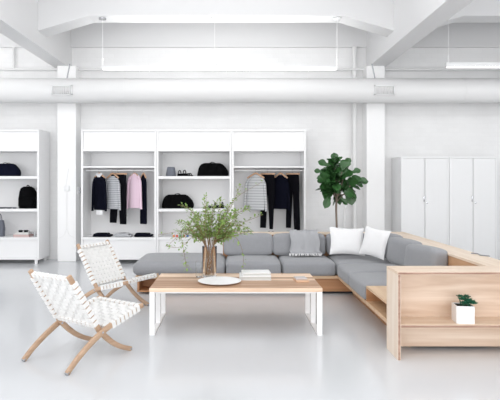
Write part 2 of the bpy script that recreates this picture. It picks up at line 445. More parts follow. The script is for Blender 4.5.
ROT = math.radians(-28)
def sweater(px0, px1, py0, py1, y, m, name, label, cat, dy=.02, sleeves=True, collar=None, hem=None, lean=0, sleeve_m=None):
    y = 9.72; x0, zt = XZ(px0, py0, y); x1, zb = XZ(px1, py1, y)
    xc = (x0 + x1) / 2; w = (x1 - x0) / 2 / (.80 if px0 < 200 else .92)
    t = thing(name, label, cat, (xc, y, zb), ROT, 'garments on the wardrobe rails')
    hanger(t, xc, y, w * .72)
    b = bm_new(); bw = w * (.76 if sleeves else .95)
    hgt = zt - zb
    rows = [(xc, y, zt, bw * .26, dy * .5), (xc, y, zt - hgt * .03, bw * .38, dy * .8), (xc, y, zt - hgt * .09, bw * .68, dy),
            (xc, y, zt - hgt * .18, bw * .92, dy * 1.1), (xc, y, zt - hgt * .35, bw * .90, dy * 1.15), (xc, y, zt - hgt * .6, bw * .98, dy * 1.2),
            (xc, y, zt - hgt * .85, bw * 1.0, dy * 1.2), (xc, y, zb + .02, bw * 1.0, dy * 1.15), (xc, y, zb, bw * .95, dy)]
    loft(b, rows, 28, 2.6, .10, px0); part('body', b, m, t)
    if sleeves:
        for s in (-1, 1):
            b = bm_new()
            P = smooth_pts([(xc + s * bw * .60, y, zt - hgt * .10), (xc + s * w * .74, y - .006, zt - hgt * .22), (xc + s * w * .84, y - .012, zt - hgt * .5), (xc + s * w * .93, y - .012, zt - hgt * 1.03)], 4)
            tube(b, P, [.031 * (1 - .3 * i / len(P)) for i in range(len(P))], 12)
            part('sleeve', b, sleeve_m or m, t)
    if collar:
        b = bm_new()
        for s in (-1, 1):
            obox(b, (xc + s * .035, y - dy * .9, zt - .02), (1, 0, s * .9), (0, 1, 0), (-s * .9, 0, 1), .045, .006, .022, .004)
        tube(b, [(xc - .05, y, zt - .005), (xc + .05, y, zt - .005)], .02, 10)
        part('collar', b, collar, t)
    if hem:
        b = bm_new(); loft(b, [(xc, y, zb + .02, bw * .62, dy * .8), (xc, y, zb - .02, bw * .66, dy * .8), (xc, y, zb - .09, bw * .62, dy * .7)], 20, 2.6, .12, 3)
        part('shirt_tail', b, hem, t)
    return t

def trousers(pxw0, pxw1, py0, legs, y, m, label, cat='trousers', clip=True):
    """legs: list of (px0,px1 at hem, py hem)"""
    y = 9.72; kf = .80 if pxw0 < 200 else .92; x0, zt = XZ(pxw0, py0, y); x1, _ = XZ(pxw1, py0, y); xc = (x0 + x1) / 2; w = (x1 - x0) / 2 / kf
    t = thing('trousers', label, cat, (xc, y, zt), ROT, 'garments on the wardrobe rails')
    hanger(t, xc, y, w, True)
    b = bm_new(); zt = 1.640
    loft(b, [(xc, y, zt, w * .9, .016), (xc, y, zt - .04, w * .92, .019), (xc, y, zt - .2, w * .98, .02), (xc, y, zt - .32, w * .98, .02)], 24, 2.6, .1, 1)
    part('waist', b, m, t)
    for i, (a, c, pz) in enumerate(legs):
        xa, zb = XZ(a, pz, y); xb, _ = XZ(c, pz, y); lx = xc + ((xa + xb) / 2 - xc) / kf; lw = (xb - xa) / 2 / kf
        s = -1 if i == 0 else 1
        b = bm_new(); tx = xc + s * w * .47
        loft(b, [(tx, y, zt - .26, w * .5, .019), (tx * .8 + lx * .2, y, zt - .45, w * .46, .02), (tx * .4 + lx * .6, y, (zt - .45 + zb) / 2, (lw + w * .3) / 1.6, .02), (lx, y, zb + .02, lw, .02), (lx, y, zb, lw * .97, .019)], 20, 2.5, .1, 2 + i)
        part('trouser_leg', b, m, t)
    return t
# left wardrobe
sweater(92, 107, 174, 210, 9.66, M_NAVY, 'sweater', 'navy sweater over a white collared shirt, first on the left rail', 'sweater', collar=M_WSHIRT, hem=M_WSHIRT)
sweater(104.5, 121, 176, 209, 9.80, M_STR, 'sweater', 'grey striped sweater hanging between the navy sweater and black trousers', 'sweater')
trousers(110, 127, 171, [(109.5, 116.5, 223), (120, 126.5, 224)], 9.92, M_BLACK, 'black trousers hanging behind the grey striped sweater, left of the pink shirt')
sweater(127, 142, 173, 208, 9.69, M_PINK, 'shirt', 'pale pink shirt hanging on the left wardrobe rail', 'shirt')
t = sweater(140, 147, 174, 224, 9.82, M_NAVY, 'dress', 'narrow dark navy dress, last on the left rail beside the pink shirt', 'dress', sleeves=False)
# right wardrobe
sweater(244, 267.5, 175, 210, 9.66, M_STR2, 'sweater', 'pale grey striped sweater hanging on the right wardrobe rail', 'sweater')
trousers(260.5, 275, 171, [(260, 266, 228), (269.5, 273, 229)], 9.90, M_BLACK, 'black trousers hanging between the pale striped and navy sweaters')
sweater(271, 290, 175, 209, 9.66, M_NAVY, 'sweater', 'plain navy sweater hanging on the right rail between two black trousers', 'sweater')
trousers(286, 299.5, 171, [(286, 291, 228), (294, 300, 230)], 9.86, M_BLACK, 'black trousers at the right end of the right wardrobe rail')

def folded(px0, px1, m, label):
    y = 9.66; x0, _ = XZ(px0, 236, y); x1, _ = XZ(px1, 236, y)
    b = bm_new(); z = TOP['low']
    cushion(b, x0, x1, y - .12, y + .12, z + .006, z + .036, .014, .002, 6, px0, .001)
    cushion(b, x0 + .012, x1 - .05, y - .11, y + .11, z + .033, z + .062, .014, .006, 6, px0 + 1, .006)
    solo('folded_sweater', b, m, ((x0 + x1) / 2, y, z), label, 'sweater', 'folded clothes in the left wardrobe')
folded(94, 112, M_NAVY, 'folded navy sweater below the hanging navy sweater')
folded(115, 132, M_STR, 'folded grey sweater lying between two folded navy ones')
folded(135, 152.5, M_NAVY, 'folded navy sweater at the right end of the left wardrobe, under the dress')

# bags
def duffel(px0, px1, py0, py1, y, z, m, label, sq=2.6, d=.13, name='duffel_bag', dome=.85):
    x0, _ = XZ(px0, 200, y); x1, _ = XZ(px1, 200, y); xc = (x0 + x1) / 2; w = (x1 - x0) / 2
    h = (py1 - py0) * y / CY
    t = thing(name, label, 'bag', (xc, y, z))
    b = bm_new(); rows = []
    for i in range(13):
        u = i / 12
        hw = w * (1 - (1 - dome) * 0 - .0) * (1 - max(0, u - .15) ** 2.2 * .55)
        if u > .93: hw *= .86
        rows.append((xc + .01 * math.sin(u * 5), y, z + .002 + h * u * .96, hw * (.97 if i == 0 else 1), d * (1 - max(0, u - .3) ** 2 * 1.1)))
    loft(b, rows, 32, 2.9, .03, px0); part('bag_body', b, m, t)
    for s in (-1, 1):
        b = bm_new(); yy = y + s * d * .55
        tube(b, smooth_pts([(xc - w * .32, y + s * d * 1.0, z + h * .35), (xc - w * .30, y + s * d * .93, z + h * .7), (xc - w * .12, yy, z + h * 1.0), (xc + w * .12, yy, z + h * 1.0), (xc + w * .30, y + s * d * .93, z + h * .7), (xc + w * .32, y + s * d * 1.0, z + h * .35)], 5), .010, 8, flat=.5)
        part('handle', b, m, t)
    b = bm_new(); tube(b, [(xc - w * .5, y, z + h * .955), (xc + w * .45, y, z + h * .955)], .007, 6); part('zip', b, M_GREYM, t)
    return t
duffel(-6, 20, 162, 175, 9.72, TOP['high'], M_BAGN, 'navy holdall on the upper shelf of the far left unit')
duffel(197, 228, 162, 175.5, 9.75, TOP['high'], M_BAG, 'large black duffel bag on the upper shelf of the middle bay')
duffel(161.5, 193.5, 194.5, 208.5, 9.75, TOP['mid'], M_BAG, 'black weekend bag on the lower shelf of the middle bay, behind the sprigs')

# backpack
x, _ = XZ(29, 200, 9.72); z = TOP['mid']
t = thing('backpack', 'black backpack sitting upright on the middle shelf of the far left unit', 'backpack', (x, 9.72, z))
b = bm_new(); loft(b, [(x, 9.72, z + .002, .17, .11), (x, 9.72, z + .05, .185, .13), (x - .01, 9.72, z + .18, .175, .12), (x - .02, 9.73, z + .30, .150, .11), (x - .03, 9.73, z + .37, .12, .09), (x - .03, 9.73, z + .405, .07, .05)], 30, 2.8, .03); part('bag_body', b, M_BAG, t)
b = bm_new(); cushion(b, x - .13, x + .13, 9.55, 9.62, z + .03, z + .19, .03, .01, 6); part('front_pocket', b, M_BAG, t)
b = bm_new(); tube(b, smooth_pts([(x - .05, 9.73, z + .39), (x - .02, 9.72, z + .43), (x + .03, 9.72, z + .38)], 5), .009, 8); part('handle', b, M_BAG, t)
b = bm_new(); tube(b, smooth_pts([(x + .06, 9.63, z + .33), (x + .15, 9.6, z + .2), (x + .16, 9.62, z + .05)], 5), .012, 8, flat=.5); part('strap', b, M_BAG, t)
# grey tote
x, _ = XZ(-1.5, 200, 9.7); z = TOP['low']
t = thing('tote_bag', 'slate grey tote bag on the bottom shelf, cut off at the left edge', 'bag', (x, 9.7, z))
b = bm_new(); loft(b, [(x, 9.7, z + .002, .11, .07), (x, 9.7, z + .15, .115, .075), (x, 9.7, z + .3, .095, .04)], 24, 3.5, .03); part('bag_body', b, M_GBAG, t)
for s in (-1, 1):
    b = bm_new(); tube(b, smooth_pts([(x - .05, 9.7 + s * .038, z + .28), (x - .03, 9.7 + s * .03, z + .4), (x + .03, 9.7 + s * .03, z + .4), (x + .05, 9.7 + s * .038, z + .28)], 5), .008, 6); part('handle', b, M_GBAG, t)

def books(specs, z, y, px0, group, rz=0):
    for (w, d, h, off, m, label) in specs:
        x, _ = XZ(px0, 200, y); x += off
        t = thing('book', label, 'book', (x, y, z), 0, group)
        b = bm_new(); box(b, x - w / 2, x + w / 2, y - d / 2, y + d / 2, z + .0005, z + .005); box(b, x - w / 2, x + w / 2, y - d / 2, y + d / 2, z + h - .005, z + h - .0003); box(b, x - w / 2, x + w / 2, y + d / 2 - .004, y + d / 2, z + .005, z + h - .005)
        part('cover', b, m, t, False)
        b = bm_new(); box(b, x - w / 2 + .004, x + w / 2 - .004, y - d / 2 + .004, y + d / 2 - .0045, z + .0052, z + h - .0052); part('pages', b, M_PAGES, t, False)
        z += h
books([(.29, .22, .034, 0, M_RED, 'red book at the bottom of the stack in the far left unit'),
       (.27, .20, .026, -.005, M_PAPER, 'white book in the middle of the stack in the far left unit'),
       (.24, .19, .024, .01, M_PAPER, 'smaller white book under the dark sunglasses, topmost of the far left stack')], TOP['low'], 9.68, 23.5, 'books in the far left unit')
x, _ = XZ(24.5, 200, 9.66); z = TOP['low'] + .084
t = thing('sunglasses', 'dark sunglasses lying on the book stack in the far left unit', 'sunglasses', (x, 9.64, z))
for s in (-1, 1):
    b = bm_new(); cushion(b, x + s * .05 - .038, x + s * .05 + .038, 9.60, 9.612, z + .002, z + .04, .006, .002, 4, s); part('lens', b, M_BAG, t)
    b = bm_new(); tube(b, [(x + s * .09, 9.61, z + .03), (x + s * .085, 9.70, z + .006)], .004, 6); part('temple', b, M_BAG, t)
b = bm_new(); tube(b, [(x - .015, 9.606, z + .03), (x + .015, 9.606, z + .03)], .004, 6); part('bridge', b, M_BAG, t)
x, _ = XZ(35, 200, 9.64); z = TOP['low']
b = bm_new(); lathe(b, [(.022, .001), (.026, .09), (.024, .09), (.02, .006)], (x, 9.62, z), 20)
solo('drinking_glass', b, M_GLASS, (x, 9.62, z), 'small clear glass beside the book stack in the far left unit', 'glass')
for i, (px, w, lb) in enumerate(((2, .10, 'small grey tray at the left edge of the middle shelf'), (9, .06, 'small grey dish between the tray and the backpack'), (14.5, .04, 'tiny grey dish just left of the backpack'))):
    x, _ = XZ(px, 200, 9.62); b = bm_new(); lathe(b, [(w * .6, .001), (w, .022), (w * .95, .022), (w * .55, .006)], (x, 9.62, TOP['mid']), 20)
    solo('dish', b, M_GBAG, (x, 9.62, TOP['mid']), lb, 'dish', 'small dishes in the far left unit')

# middle bay small things
x, _ = XZ(171, 200, 9.66); z = TOP['high']
t = thing('bucket_hat', 'slate grey cap-shaped pot standing upside down on the upper middle shelf', 'pot', (x, 9.66, z))
t.name = 'felt_pot'; t['label'] = 'slate grey felt pot on the upper middle shelf, left of the black sandals'
b = bm_new(); lathe(b, [(.092, .001), (.095, .012), (.085, .09), (.072, .162), (.062, .17), (.04, .172)], (x, 9.66, z), 28); part('pot_body', b, M_GBAG, t)
b = bm_new(); lathe(b, [(.0955, .012), (.098, .014), (.098, .022), (.0945, .024)], (x, 9.66, z), 28, False); part('rim_band', b, M_GBAG, t)

def shoe(x, y, z, rz, kind, label, group, L=.24):
    t = thing('sandal' if kind == 'sandal' else 'shoe', label, kind, (x, y, z), rz, group)
    b = bm_new()
    prof = [(-L / 2, .030, .0), (-L * .3, .036, .0), (0, .030, .0), (L * .25, .042, 0), (L * .42, .034, 0), (L / 2, .012, 0)]
    up = [bm_v for bm_v in []]
    top = []; bot = []
    outl = [(a, w) for a, w, _ in prof] + [(a, -w) for a, w, _ in reversed(prof)]
    lo = [b.verts.new((p[0], p[1], .001)) for p in outl]; hi = [b.verts.new((p[0], p[1], .022 + (.03 if p[0] < -L * .2 else 0))) for p in outl]
    n = len(outl)
    for k in range(n): b.faces.new((lo[k], lo[(k + 1) % n], hi[(k + 1) % n], hi[k]))
    b.faces.new(lo[::-1]); b.faces.new(hi)
    part('sole', b, M_BLACK, t, True, True)
    b = bm_new()
    if kind == 'sandal':
        for a in (L * .25, L * .05, -L * .35):
            hgt = .05 if a > 0 else .11
            tube(b, smooth_pts([(a, -.036, .02), (a - .005, -.03, hgt * .8), (a, 0, hgt), (a - .005, .03, hgt * .8), (a, .036, .02)], 4), .009, 6)
        part('strap', b, M_BLACK, t, True, True)
    else:
        rows = []
        t2 = bmesh.new(); cushion(t2, -L / 2, L / 2, -.036, .036, .02, .075, .03, .004, 6)
        for v in t2.verts:
            u = (v.co.x + L / 2) / L; v.co.z = .02 + (v.co.z - .02) * (1.35 - .8 * u)
        merge(b, t2); part('upper', b, M_BLACK, t, True, True)
    return t
x, _ = XZ(182, 200, 9.64); shoe(x, 9.82, TOP['high'], math.radians(-40), 'sandal', 'left one of the black sandals on the upper middle shelf', 'sandals in the middle bay')
x, _ = XZ(188, 200, 9.64); shoe(x, 9.62, TOP['high'], math.radians(-40), 'sandal', 'right one of the black sandals on the upper middle shelf, nearer the duffel', 'sandals in the middle bay')
x, _ = XZ(211.5, 200, 9.64); shoe(x, 9.64, TOP['mid'], math.radians(160), 'sandal', 'left one of the black sandals on the shelf beside the weekend bag', 'sandals in the middle bay', .2)
x, _ = XZ(218.5, 200, 9.64); shoe(x, 9.80, TOP['mid'], math.radians(160), 'sandal', 'right one of the black sandals beside the weekend bag', 'sandals in the middle bay', .2)
x, _ = XZ(268.8, 200, 9.62); shoe(x, 9.62, TOP['low'], math.radians(-95), 'shoe', 'left one of the black shoes under the right wardrobe rail', 'shoes in the right wardrobe')
x, _ = XZ(273.6, 200, 9.62); shoe(x, 9.62, TOP['low'], math.radians(-85), 'shoe', 'right one of the black shoes under the right wardrobe rail', 'shoes in the right wardrobe')
x, _ = XZ(247, 200, 9.62)
b = bm_new(); cushion(b, x - .13, x + .13, 9.52, 9.72, TOP['low'] + .014, TOP['low'] + .10, .03, .006, 8, 5, .003)
solo('folded_scarf', b, M_GBAG, (x, 9.62, TOP['low']), 'folded slate grey scarf under the pale striped sweater', 'scarf')
cols = [M_ORG, M_RED, M_GRN, M_RED, M_BLUE]; cn = ['orange', 'pale red', 'green', 'red', 'blue']
for i, px in enumerate((174, 177.3, 180.6, 184, 187.8)):
    x, _ = XZ(px, 200, 9.6); z = TOP['low']
    lb = ['small orange jar, first in the row on the low middle shelf', 'small red jar beside the orange one on the low middle shelf', 'small green jar in the middle of the row on the low shelf', 'small red jar between the green and blue ones', 'small blue jar, last in the row on the low middle shelf'][i]
    t = thing('jar', lb, 'jar', (x, 9.56, z), 0, 'small coloured jars on the low middle shelf')
    b = bm_new(); lathe(b, [(.02, .001), (.022, .004), (.022, .04), (.018, .045)], (x, 9.56, z), 16); part('jar_body', b, cols[i], t)
    b = bm_new(); lathe(b, [(.019, .0455), (.019, .056), (.017, .058)], (x, 9.56, z), 16); part('lid', b, M_CERAM, t)

# ------------------------------------------------------------------ tambour cabinets
def cabinet(x0, x1, label):
    t = thing('storage_cabinet', label, 'cabinet', ((x0 + x1) / 2, 9.5, 0), 0, 'white cabinets on the right')
    y0, y1, zt = 9.5, 10.07, 1.965
    b = bm_new()
    box(b, x0, x0 + .03, y0, y1, .02, zt - .03); box(b, x1 - .03, x1, y0, y1, .02, zt - .03)
    box(b, x0 + .03, x1 - .03, y1 - .02, y1, .02, zt - .03); box(b, x0 + .03, x1 - .03, y0, y1 - .02, .02, .08)
    part('carcass', b, M_CAB, t, False)
    b = bm_new(); box(b, x0 - .005, x1 + .005, y0 - .006, y1, zt - .0295, zt, .004); part('top_board', b, M_CAB, t)
    xm = (x0 + x1) / 2
    for s, (a, c) in enumerate(((x0 + .032, xm - .004), (xm + .004, x1 - .032))):
        b = bm_new(); n = 18; w = (c - a) / n
        for k in range(n):
            if (s == 0 and k < 12) or (s == 1 and k > 6):
                pass
            box(b, a + k * w, a + (k + 1) * w - .0015, y0 + .006, y0 + .02, .082, zt - .032)
        box(b, a, c, y0 + .014, y0 + .022, .082, zt - .032)
        dr = part('tambour_door', b, M_CAB, t, False)
        b = bm_new()
        if s == 0: box(b, c - .028, c - .006, y0 - .012, y0 + .0055, 1.14, 1.25, .004)
        else: lathe(b, [(.018, 0), (.018, .008), (.012, .01)], (0, 0, 0), 18)
        if s == 1:
            bmesh.ops.rotate(b, matrix=Matrix.Rotation(PI / 2, 3, 'X'), verts=b.verts); bmesh.ops.translate(b, vec=(a + .035, y0 + .0055, 1.12), verts=b.verts)
        o = finish('handle' if s == 0 else 'lock', b, M_CHROME, True, t.location); o.parent = dr
    for xx in (x0 + .05, x1 - .05):
        for yy in (y0 + .05, y1 - .05):
            b = bm_new(); tube(b, [(xx, yy, 0), (xx, yy, .0195)], .02, 12); part('foot', b, M_DARKM, t)
cabinet(3.075, 3.945, 'white tambour cabinet nearest the right pier')
cabinet(3.955, 4.825, 'white tambour cabinet at the right, farther from the pier')
x = 4.86
b = bm_new(); box(b, x, x + .28, 10.06, 10.1, .40, .62, .004)
solo('wall_box', b, M_CAB, (x + .14, 10.08, .51), 'white flat box on the wall right of the cabinets', 'box')

# ------------------------------------------------------------------ corner sofa
SX = 1.40
so = thing('corner_sofa', 'grey L-shaped corner sofa on a plywood platform with a ledge behind its back', 'sofa', (.6, 7.4, 0))
W0, WL = -1.30, 1.40       # left end, inside corner
FY, BY = 6.93, 7.95        # front and back of the rear run
b = bm_new(); box(b, W0, 2.60, FY, BY, .21, .25, .003); box(b, SX, 2.31, 4.70, FY, .21, .25, .003); part('platform', b, M_PLAT, so, False)
b = bm_new()
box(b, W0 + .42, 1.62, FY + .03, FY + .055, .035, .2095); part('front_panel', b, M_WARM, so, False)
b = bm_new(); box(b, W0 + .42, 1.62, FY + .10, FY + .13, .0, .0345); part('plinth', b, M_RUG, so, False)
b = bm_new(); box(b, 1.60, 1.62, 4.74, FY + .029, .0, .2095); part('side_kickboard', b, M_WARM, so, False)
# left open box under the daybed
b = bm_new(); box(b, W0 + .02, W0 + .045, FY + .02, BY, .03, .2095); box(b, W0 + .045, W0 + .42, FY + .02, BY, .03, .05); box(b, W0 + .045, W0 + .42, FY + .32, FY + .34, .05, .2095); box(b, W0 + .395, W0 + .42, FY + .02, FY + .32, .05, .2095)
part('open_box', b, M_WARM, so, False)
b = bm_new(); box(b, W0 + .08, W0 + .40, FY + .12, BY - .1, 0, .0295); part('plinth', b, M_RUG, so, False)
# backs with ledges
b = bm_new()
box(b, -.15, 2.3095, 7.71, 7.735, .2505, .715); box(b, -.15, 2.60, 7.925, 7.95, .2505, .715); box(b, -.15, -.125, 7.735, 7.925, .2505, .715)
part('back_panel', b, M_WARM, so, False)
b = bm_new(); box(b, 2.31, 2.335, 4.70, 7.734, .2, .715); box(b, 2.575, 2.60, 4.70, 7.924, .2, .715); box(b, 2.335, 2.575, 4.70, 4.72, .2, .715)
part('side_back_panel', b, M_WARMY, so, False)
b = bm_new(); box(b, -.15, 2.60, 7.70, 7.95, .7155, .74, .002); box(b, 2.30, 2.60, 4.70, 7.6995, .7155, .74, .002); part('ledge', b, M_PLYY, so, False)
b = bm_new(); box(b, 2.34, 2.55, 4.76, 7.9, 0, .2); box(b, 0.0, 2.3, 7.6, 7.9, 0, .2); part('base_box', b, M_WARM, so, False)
# cubby beside the end shelf
b = bm_new(); box(b, SX, 2.309, 4.70, 5.47, .385, .408, .002); part('side_table_top', b, M_PLATY, so, False)
b = bm_new(); box(b, SX, 2.30, 5.448, 5.47, .2505, .3845); box(b, 1.95, 1.97, 4.71, 5.447, .2505, .3845); part('cubby_panel', b, M_WARM, so, False)
# cushions
def cu(name, *a, **k):
    b = bm_new(); cushion(b, *a, **k); return part(name, b, M_GREY, so)
c = cu('daybed_cushion', -1.34, -.11, 6.90, 7.90, .251, .425, r=.075, bulge=.022, n=14, seed=1)
c = cu('seat_cushion', -.09, .64, 6.90, 7.70, .251, .425, r=.038, bulge=.022, seed=2)
c = cu('seat_cushion', .665, 1.37, 6.90, 7.70, .251, .425, r=.038, bulge=.022, seed=3)
c = cu('seat_cushion', 1.385, 2.30, 6.865, 7.70, .251, .425, r=.038, bulge=.022, seed=4)
c = cu('seat_cushion', 1.375, 2.30, 6.18, 6.84, .251, .425, r=.038, bulge=.022, seed=5)
c = cu('seat_cushion', 1.375, 2.30, 5.48, 6.165, .251, .425, r=.038, bulge=.022, seed=6)
# back cushions of the rear run lean on the panel
def back_c(x0, x1, seed):
    b = bm_new(); cushion(b, x0, x1, 7.49, 7.67, .45, .735, .048, .018, 10, seed)
    for v in b.verts: v.co.y += (v.co.z - .6) * .18 - .0
    part('back_cushion', b, M_GREY, so)
back_c(-.13, .572, 11); back_c(.580, 1.335, 12); back_c(1.365, 2.05, 13)
def side_c(y0, y1, seed):
    b = bm_new(); cushion(b, 2.09, 2.265, y0, y1, .455, .765, .045, .014, 10, seed)
    for v in b.verts: v.co.x += (v.co.z - .62) * .10 - .01 - (v.co.y - (y0 + y1) / 2) * .2
    part('back_cushion', b, M_GREY, so)
side_c(7.03, 7.60, 14); side_c(6.31, 6.88, 15); side_c(5.57, 6.16, 16)

# throw blanket over the back
def sheet_strip(bm, path, x0, x1, nx=18, amp=.008, th=.008, seed=0):
    P = smooth_pts([(0, y, z) for y, z in path], 5)
    nrm = []
    for i, p in enumerate(P):
        a = P[max(0, i - 1)]; c = P[min(len(P) - 1, i + 1)]; tg = (c - a).normalized(); nrm.append(Vector((0, -tg.z, tg.y)))
    def grid(off):
        g = []
        for i, p in enumerate(P):
            row = []
            for k in range(nx + 1):
                u = k / nx; w = 1 - .10 * math.sin(i / len(P) * 2.5)
                x = (x0 + x1) / 2 + (u - .5) * (x1 - x0) * w + .01 * math.sin(i * .4 + seed)
                f = amp * (math.sin(u * 17 + i * .12 + seed) + .5 * math.sin(u * 31 + seed * 2)) * min(1, i / 6)
                row.append(bm.verts.new(Vector((x, p.y, p.z)) + nrm[i] * (f + off + amp * 1.5)))
            g.append(row)
        return g
    A = grid(0); B = grid(th)
    m, n = len(A), nx
    for i in range(m - 1):
        for k in range(n):
            bm.faces.new((A[i][k], A[i][k + 1], A[i + 1][k + 1], A[i + 1][k])); bm.faces.new((B[i][k], B[i + 1][k], B[i + 1][k + 1], B[i][k + 1]))
        bm.faces.new((A[i][0], A[i + 1][0], B[i + 1][0], B[i][0])); bm.faces.new((A[i][n], B[i][n], B[i + 1][n], A[i + 1][n]))
    for k in range(n):
        bm.faces.new((A[0][k], B[0][k], B[0][k + 1], A[0][k + 1])); bm.faces.new((A[-1][k], A[-1][k + 1], B[-1][k + 1], B[-1][k]))
t = thing('throw_blanket', 'light grey throw blanket draped over the sofa back', 'blanket', (1.03, 7.5, .75))
b = bm_new()
path = [(7.80, .752), (7.68, .766), (7.56, .778), (7.49, .755), (7.455, .68), (7.44, .6), (7.42, .52), (7.375, .488), (7.31, .480)]
# normals face away from the cushion when the path runs back -> front
sheet_strip(b, path[::-1], .80, 1.25, seed=1)
part('blanket_cloth', b, M_THROW, t)
b = bm_new()
for k in range(26):
    x = .80 + .45 * k / 25; a = random.uniform(-.015, .015)
    tube(b, [(x, 7.315, .492), (x + a, 7.285, .478), (x + a * 2, 7.25, .470)], [.007, .006, .004], 5)
part('fringe', b, M_PIL, t)

# pillows
def pillow(loc, w, h, th, rx, ry, rz, label, seed=0):
    bm = bm_new(); n = 16
    def P(u, v, s):
        e = (1 - abs(u) ** 2.6) * (1 - abs(v) ** 2.6)
        pin = 1 - .10 * (1 - v * v) * abs(u) ** 3; pin2 = 1 - .10 * (1 - u * u) * abs(v) ** 3
        d = s * th / 2 * max(0, e) ** .55
        d += s * .006 * noise.noise(Vector((u * 3 + seed, v * 3, s)))*(e > 0)
        return Vector((u * w / 2 * pin, d, v * h / 2 * pin2))
    for s in (-1, 1):
        g = [[bm.verts.new(P(-1 + 2 * i / n, -1 + 2 * j / n, s)) for j in range(n + 1)] for i in range(n + 1)]
        for i in range(n):
            for j in range(n): bm.faces.new((g[i][j], g[i + 1][j], g[i + 1][j + 1], g[i][j + 1]))
    bmesh.ops.remove_doubles(bm, verts=bm.verts, dist=.0005)
    R = Matrix.Rotation(rz, 3, 'Z') @ Matrix.Rotation(rx, 3, 'X') @ Matrix.Rotation(ry, 3, 'Y')
    bmesh.ops.rotate(bm, matrix=R, verts=bm.verts)
    o = finish('throw_pillow', bm, M_PIL, True); o.location = loc
    return tag(o, label, 'pillow', 'white pillows in the sofa corner')
pillow((1.575, 7.19, .683), .49, .40, .13, math.radians(-22), math.radians(3), math.radians(0), 'white square pillow left of the other in the sofa corner', 1)
pillow((1.895, 6.96, .69), .38, .40, .09, math.radians(-15), math.radians(8), math.radians(-42), 'white pillow tucked deepest into the sofa corner, right of the other', 5)

# end shelf
e = thing('end_bookcase', 'low birch plywood open shelf closing the near end of the sofa', 'bookcase', (2.0, 4.37, 0))
EX0, EX1, EY0, EY1, EZ = 1.385, 2.60, 4.37, 4.69, .744
b = bm_new(); box(b, EX0, EX0 + .026, EY0, EY1, 0, EZ - .0245, .002); part('side_panel', b, M_PLYZ, e, False)
b = bm_new(); box(b, EX1 - .026, EX1, EY0, EY1, 0, EZ - .0245, .002); part('side_panel', b, M_PLYZ, e, False)
b = bm_new(); box(b, EX0, EX1, EY0, EY1, EZ - .024, EZ, .002); part('top_board', b, M_PLY, e, False)
b = bm_new(); box(b, EX0 + .0265, EX1 - .0265, EY1 - .045, EY1 - .02, .032, EZ - .0245); part('back_panel', b, M_PLY_SHADE, e, False)
b = bm_new(); box(b, EX0 + .0265, EX1 - .0265, EY0 + .004, EY1 - .0455, .27, .298, .002); part('shelf_board', b, M_PLY, e, False)
b = bm_new()   # darker laminated edges on the front
box(b, EX0 + .003, EX0 + .022, EY0 - .0012, EY0, .003, EZ - .026); part('edge_band', b, M_EDGE, e, False)
b = bm_new(); box(b, EX0 + .003, EX1 - .003, EY0 - .0012, EY0, EZ - .021, EZ - .004); part('edge_band', b, M_EDGE, e, False)
b = bm_new(); box(b, EX0 + .03, EX1 - .03, EY0 + .0028, EY0 + .004, .274, .294); part('edge_band', b, M_EDGE, e, False)

# succulent pot
pt = thing('succulent_pot', 'white cube planter with a green succulent on the plywood shelf', 'plant', (1.978, 4.475, .298), math.radians(-7))
b = bm_new(); s = .073; h = .148
vs = []
for (hx, z) in ((s, .001), (s, h), (s - .008, h), (s - .008, h - .02)):
    vs.append([b.verts.new((sx * hx, sy * hx, z)) for sx, sy in ((-1, -1), (1, -1), (1, 1), (-1, 1))])
for a, c in zip(vs, vs[1:]):
    for k in range(4): b.faces.new((a[k], a[(k + 1) % 4], c[(k + 1) % 4], c[k]))
b.faces.new(vs[0][::-1]); b.faces.new(vs[-1])
part('pot', b, M_CAB, pt, False, True)
b = bm_new(); box(b, -s + .009, s - .009, -s + .009, s - .009, h - .019, h - .008); part('soil', b, M_SOIL, pt, False, True)
b = bm_new()
def rosette(bm, c, R, n1):
    for ring, (k, tilt, L) in enumerate(((n1, .35, R), (n1 - 2, .9, R * .8), (n1 - 4, 1.3, R * .55))):
        for i in range(max(3, k)):
            a = 2 * PI * i / max(3, k) + ring * .5
            d = Vector((math.cos(a) * math.cos(tilt), math.sin(a) * math.cos(tilt), math.sin(tilt)))
            p = Vector(c); m = p + d * L * .55; q = p + d * L
            tube(bm, [p, m, q], [.004, L * .24, .002], 6, flat=.5)
for c, R in (((.03, -.01, h + .02), .045), ((-.005, .0, h + .03), .04), ((.055, .01, h + .005), .035), ((.025, .03, h + .04), .035), ((.0, -.03, h + .01), .035), ((.05, -.035, h + .012), .035), ((-.02, .02, h + .045), .028)):
    tube(b, [(c[0] * .6, c[1] * .6, h - .015), c], .005, 6); rosette(b, (c[0] * 1.25 + .008, c[1] * 1.25, c[2] + (c[2] - h) * .3), R * 1.25, 8)
part('succulent', b, M_SUCC, pt, True, True)

# cable on the ledge
b = bm_new(); tube(b, smooth_pts([(2.52, 5.50, .747), (2.56, 5.44, .75), (2.55, 5.36, .747), (2.60, 5.30, .747), (2.595, 5.26, .75)], 6), .006, 8)
solo('cable', b, M_GREYM, (2.56, 5.4, .741), 'short dark cable lying on the outer edge of the sofa ledge', 'cable')

